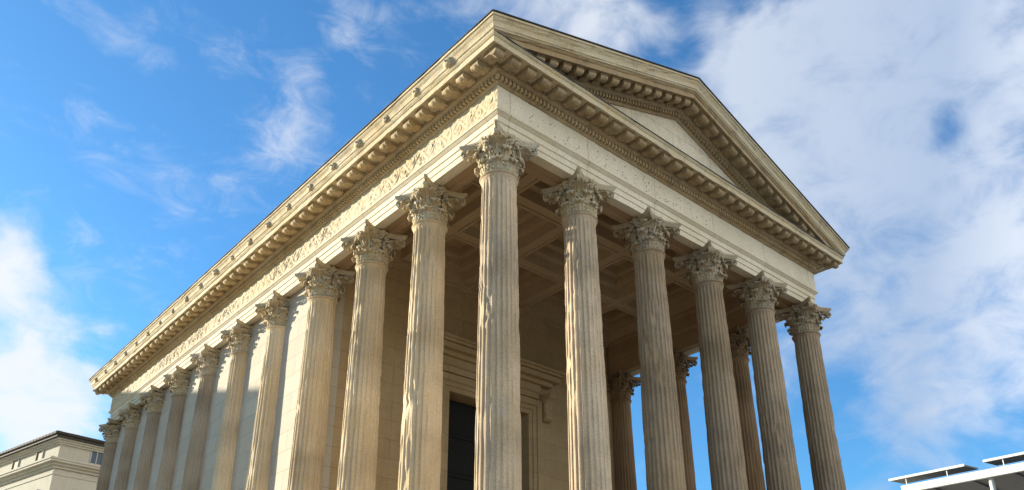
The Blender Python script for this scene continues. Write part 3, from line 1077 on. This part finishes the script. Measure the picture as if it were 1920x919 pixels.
def corner_house():
    root = thing('apartment_building', 'pale stone building with dark tiled eaves and small attic windows, left of the temple', 'building', (2.36, 47.12, 0))
    LD, RD = 26.0, 16.0
    ul, ur = (-.20, .9798), (.9895, .1444)
    org = (0.0, 0.0)
    fl = lambda a, o, z: (ul[0] * a - ul[1] * o, ul[1] * a + ul[0] * o, z)      # out = away on the left side
    fr = lambda a, o, z: (ur[0] * a + ur[1] * o, ur[1] * a - ur[0] * o, z)
    def quadbody(mb, off, z0, z1):
        cs = []
        for a, b in ((0, 0), (RD, 0), (RD, LD), (0, LD)):
            ea = a + (off if a else -off)
            eb = b + (off if b else -off)
            cs.append((ur[0] * ea + ul[0] * eb, ur[1] * ea + ul[1] * eb))
        v = [(x, y, z0) for x, y in cs] + [(x, y, z1) for x, y in cs]
        mb.add(v, [(0, 3, 2, 1), (4, 5, 6, 7), (0, 1, 5, 4), (1, 2, 6, 5), (2, 3, 7, 6), (3, 0, 4, 7)])
    mb = MB()
    quadbody(mb, 0, 0, T + 3.0)
    quadbody(mb, -.12, T + 3.0, T + 4.72)
    wall = mb.build('wall', M_RENDER, root)
    mb = MB()
    for off, z0, z1 in ((.05, 2.62, 2.78), (.12, 3.02, 3.2), (.30, 3.2, 3.36), (.52, 3.36, 3.50), (.58, 3.5, 3.62)):
        quadbody(mb, off, T + z0, T + z1 - .002)
    mb.build('main_cornice', M_RENDER, root)
    mb = MB()
    for off, z0, z1 in ((.0, 4.66, 4.78), (.12, 4.78, 4.90), (.26, 4.9, 5.0)):
        quadbody(mb, off, T + z0, T + z1 - .002)
    mb.build('attic_cornice', M_RENDER, root)
    mb = MB()
    quadbody(mb, .42, T + 5.0, T + 5.13)
    cs = []
    for a, b in ((0, 0), (RD, 0), (RD, LD), (0, LD)):
        ea, eb = a + (.5 if a else -.5), b + (.5 if b else -.5)
        cs.append((ur[0] * ea + ul[0] * eb, ur[1] * ea + ul[1] * eb))
    tops = [(ur[0] * a + ul[0] * b, ur[1] * a + ul[1] * b) for a, b in ((5, 7), (RD - 5, 7), (RD - 5, LD - 7), (5, LD - 7))]
    v = [(x, y, T + 5.16) for x, y in cs] + [(x, y, T + 5.34) for x, y in cs] + [(x, y, T + 6.9) for x, y in tops]
    mb.add(v, [(0, 1, 5, 4), (1, 2, 6, 5), (2, 3, 7, 6), (3, 0, 4, 7), (4, 5, 9, 8), (5, 6, 10, 9), (6, 7, 11, 10), (7, 4, 8, 11), (8, 9, 10, 11), (3, 2, 1, 0)])
    n = 60
    for i in range(n):                   # tile ends along both visible eaves
        for f, L in ((fl, LD), (fr, RD)):
            a = -.4 + (L + .8) * i / n
            pbox(mb, f, a, a + (L + .8) / n - .06, .44, .53, T + 5.19, T + 5.33 + random.uniform(0, .012))
    mb.build('roof', M_TILE, root)
    # attic windows
    for a in [2.75 + 3.5 * k for k in range(7)]:
        mb = MB()
        pbox(mb, fl, a - .46, a + .46, -.30, -.112, T + 3.845, T + 4.64)
        w = mb.build('window', M_SHUT, root)
        mb = MB()
        for q in (-.50, .42):
            pbox(mb, fl, a + q, a + q + .08, -.118, -.05, T + 3.84, T + 4.64)
        pbox(mb, fl, a - .56, a + .56, -.116, -.03, T + 3.76, T + 3.84)
        mb.build('frame', M_RENDER, w)
    for a in [2.55 + 3.3 * k for k in range(4)]:
        mb = MB()
        pbox(mb, fr, a - .36, a + .36, -.30, -.112, T + 3.86, T + 4.7)
        w = mb.build('window', M_GLASS, root)
        mb = MB()
        for q in (-.42, -.03, .36):
            pbox(mb, fr, a + q, a + q + .06, -.118, -.07, T + 3.84, T + 4.72)
        mb.build('frame', M_RENDER, w)
    for f, L in ((fl, LD), (fr, RD)):    # storeys below
        for fl_ in range(4):
            for k in range(int(L / 3.4)):
                a = 2.2 + 3.4 * k
                z = 1.2 + fl_ * 3.7
                mb = MB()
                pbox(mb, f, a - .6, a + .6, -.2, .012, z, z + 2.3)
                w = mb.build('window', M_GLASS, root)
                mb = MB()
                for q in (-.74, .6):
                    pbox(mb, f, a + q, a + q + .14, .002, .1, z - .1, z + 2.4)
                pbox(mb, f, a - .85, a + .85, .002, .2, z + 2.402, z + 2.6)
                mb.build('frame', M_RENDER, w)
    mb = MB()
    for a, b, hh in ((4, 9, 8.2), (10, 14, 8.0)):
        f = lambda q, o, z: (ur[0] * q + ul[0] * o, ur[1] * q + ul[1] * o, z)
        pbox(mb, f, a, a + .7, b, b + 1.4, T + 6, T + hh)
    mb.build('chimney', M_RENDER, root)


corner_house()


def shade_house():
    """the tall house across the street whose shadow falls on the rear of the flank"""
    t = 15.97 / (math.cos(SUN_TH))
    hx, hy, hz = -.03, 10.45, -2.75
    px, py = -16.0, hy + t * math.sin(SUN_TH)
    pz = T + hz + t * math.tan(SUN_EL)
    K = math.tan(SUN_EL) / math.cos(SUN_TH)
    tt = math.tan(SUN_TH)
    g = .27
    ang = math.atan2(K - g * tt, g)
    ux, uy = math.cos(ang), math.sin(ang)
    # direction (ux,uy) with K*ux = g*(uy+tt*ux)
    root = thing('townhouse', 'tall pale stone townhouse across the street behind the left flank of the temple', 'house', (px, py, 0))
    sx_, sy_ = math.cos(SUN_TH), -math.sin(SUN_TH)
    f = lambda a, o, z: (ux * a + sx_ * o, uy * a + sy_ * o, z)     # o>0 towards the temple; the plan is skewed along the sun to shape its shadow
    L, D = 8.7, 8.0
    mb = MB()
    pbox(mb, f, .25, L - .25, -D, -.25, 0, pz - .6)
    mb.build('wall', M_RENDER, root)
    mb = MB()
    pbox(mb, f, .1, L - .1, -D, -.1, pz - .598, pz - .3)
    pbox(mb, f, 0, L, -D, 0, pz - .298, pz - .1)
    mb.build('cornice', M_RENDER, root)
    mb = MB()
    v = [f(0, 0, pz - .098), f(L, 0, pz - .098), f(L, -D, pz - .098), f(0, -D, pz - .098), f(.02, 0, pz), f(L - .02, 0, pz), f(L - .02, -D, pz), f(.02, -D, pz)]
    mb.add(v, [(0, 3, 2, 1), (4, 5, 6, 7), (0, 1, 5, 4), (1, 2, 6, 5), (2, 3, 7, 6), (3, 0, 4, 7)])
    mb.build('roof', M_TILE, root)
    for s in range(5):
        for k in range(3):
            a, z = 2.2 + 3.4 * k, 1.0 + s * 3.5
            mb = MB()
            pbox(mb, f, a - .6, a + .6, -.45, -.235, z, z + 2.2)
            w = mb.build('window', M_GLASS, root)
            mb = MB()
            for q in (-.74, .6):
                pbox(mb, f, a + q, a + q + .14, -.248, -.16, z - .1, z + 2.3)
            pbox(mb, f, a - .85, a + .85, -.248, -.08, z + 2.302, z + 2.5)
            mb.build('frame', M_RENDER, w)


shade_house()


def sky_blocking_house():  # unseen house added to cut the sky fill on the flank
    root = thing('sky_blocking_house', 'long pale house with tall windows added out of view to block flank skylight', 'house', (-26, 4, 0))
    L, D, Hh = 25.0, 9.0, 22.5
    f = lambda a, o, z: (o, a, z)
    mb = MB()
    pbox(mb, f, 0, L, -D, 0, 0, Hh)
    mb.build('wall', M_RENDER, root)
    mb = MB()
    pbox(mb, f, -.3, L + .3, -D - .3, .3, Hh + .002, Hh + .35)
    pbox(mb, f, -.5, L + .5, -D - .5, .5, Hh + .352, Hh + .5)
    mb.build('cornice', M_RENDER, root)
    mb = MB()
    v = [f(-.6, .6, Hh + .503), f(L + .6, .6, Hh + .503), f(L + .6, -D - .6, Hh + .503), f(-.6, -D - .6, Hh + .503), f(3, -D / 2, Hh + 2.6), f(L - 3, -D / 2, Hh + 2.6)]
    mb.add(v, [(0, 1, 5, 4), (1, 2, 5), (2, 3, 4, 5), (3, 0, 4), (3, 2, 1, 0)])
    mb.build('roof', M_TILE, root)
    for st in range(5):
        for k in range(8):
            a, z = 1.8 + 3.05 * k, .9 + st * 4.3
            mb = MB()
            pbox(mb, f, a - .6, a + .6, -.2, .012, z, z + 2.6)
            w = mb.build('window', M_GLASS, root)
            mb = MB()
            for q in (-.76, .6):
                pbox(mb, f, a + q, a + q + .16, .002, .1, z - .1, z + 2.7)
            pbox(mb, f, a - .9, a + .9, .002, .22, z + 2.702, z + 2.92)
            mb.build('frame', M_RENDER, w)


sky_blocking_house()


# ------------------------------------------------------------------ modern building at the right
def modern():
    root = thing('modern_building', 'modern building with a flat white canopy and thin grey louvres, right of the temple', 'building', (44, 0, 0))
    X0, X1, Y0, Y1 = 0.0, 26.0, -34.0, 11.6
    mb = MB()
    mb.box((X0, Y0, T + 1.36), (X0 + .25, Y1, T + 1.83))
    mb.box((X0 + .252, Y1 - .25, T + 1.36), (X1, Y1, T + 1.83))
    mb.build('canopy_fascia', M_WHITE, root)
    mb = MB()
    mb.box((X0 + .252, Y0, T + 1.50), (X1, Y1 - .252, T + 1.75))
    for k in range(14):
        y = Y1 - 1.8 - k * 2.4
        mb.box((X0 + .252, y, T + 1.40), (X1, y + .12, T + 1.498))
    mb.build('canopy_deck', M_LOUV, root)
    y = 12.49
    k = 0
    while y > -30:
        mb = MB()
        fx = lambda d, z: (.5 + d, z)
        w = 4.81
        z0, z1 = T + 2.42, T + 2.60
        v = []
        for dz in (0, .10):
            v += [(.5, y - w, z0 + dz), (.5, y, z0 + dz), (2.7, y, z1 + dz), (2.7, y - w, z1 + dz)]
        mb.add(v, [(0, 1, 2, 3), (7, 6, 5, 4), (0, 4, 5, 1), (1, 5, 6, 2), (2, 6, 7, 3), (3, 7, 4, 0)])
        p = mb.build('louvre_panel', M_LOUV, root)
        mb = MB()
        mb.box((.42, y - w, z0 - .02), (.498, y, z0 + .13))
        mb.build('panel_edge', M_WHITE, p)
        mb = MB()
        for q in (1.1, 3.7):
            mb.box((.52, y - q, T + 1.83), (.57, y - q + .05, z0))
        mb.build('panel_post', M_WHITE, p)
        y -= 5.92
        k += 1
    for k in range(5):
        mb = MB()
        yy = 6.35 - k * 8.0
        n = 14
        P = np.array([[(.45 + r * math.cos(2 * math.pi * i / n), yy + r * math.sin(2 * math.pi * i / n), z) for r, z in ((.16, 0), (.17, 6), (.15, T + 1.38))] for i in range(n)])
        mb.grid(P, closed_u=True)
        mb.build('canopy_column', M_WHITE, root, smooth=True)
    mb = MB()
    mb.box((9, Y0, 0), (X1, Y1 - 6, T + 1.38))
    mb.build('glass_hall', M_CURT, root)
    mb = MB()
    for k in range(15):
        mb.box((8.92, Y0 + k * 2.7, 0), (8.998, Y0 + k * 2.7 + .1, T + 1.38))
    for k in range(6):
        mb.box((8.90, Y0, k * 2.7), (8.918, Y1 - 6, k * 2.7 + .12))
    mb.build('glazing_bars', M_WHITE, root)


modern()
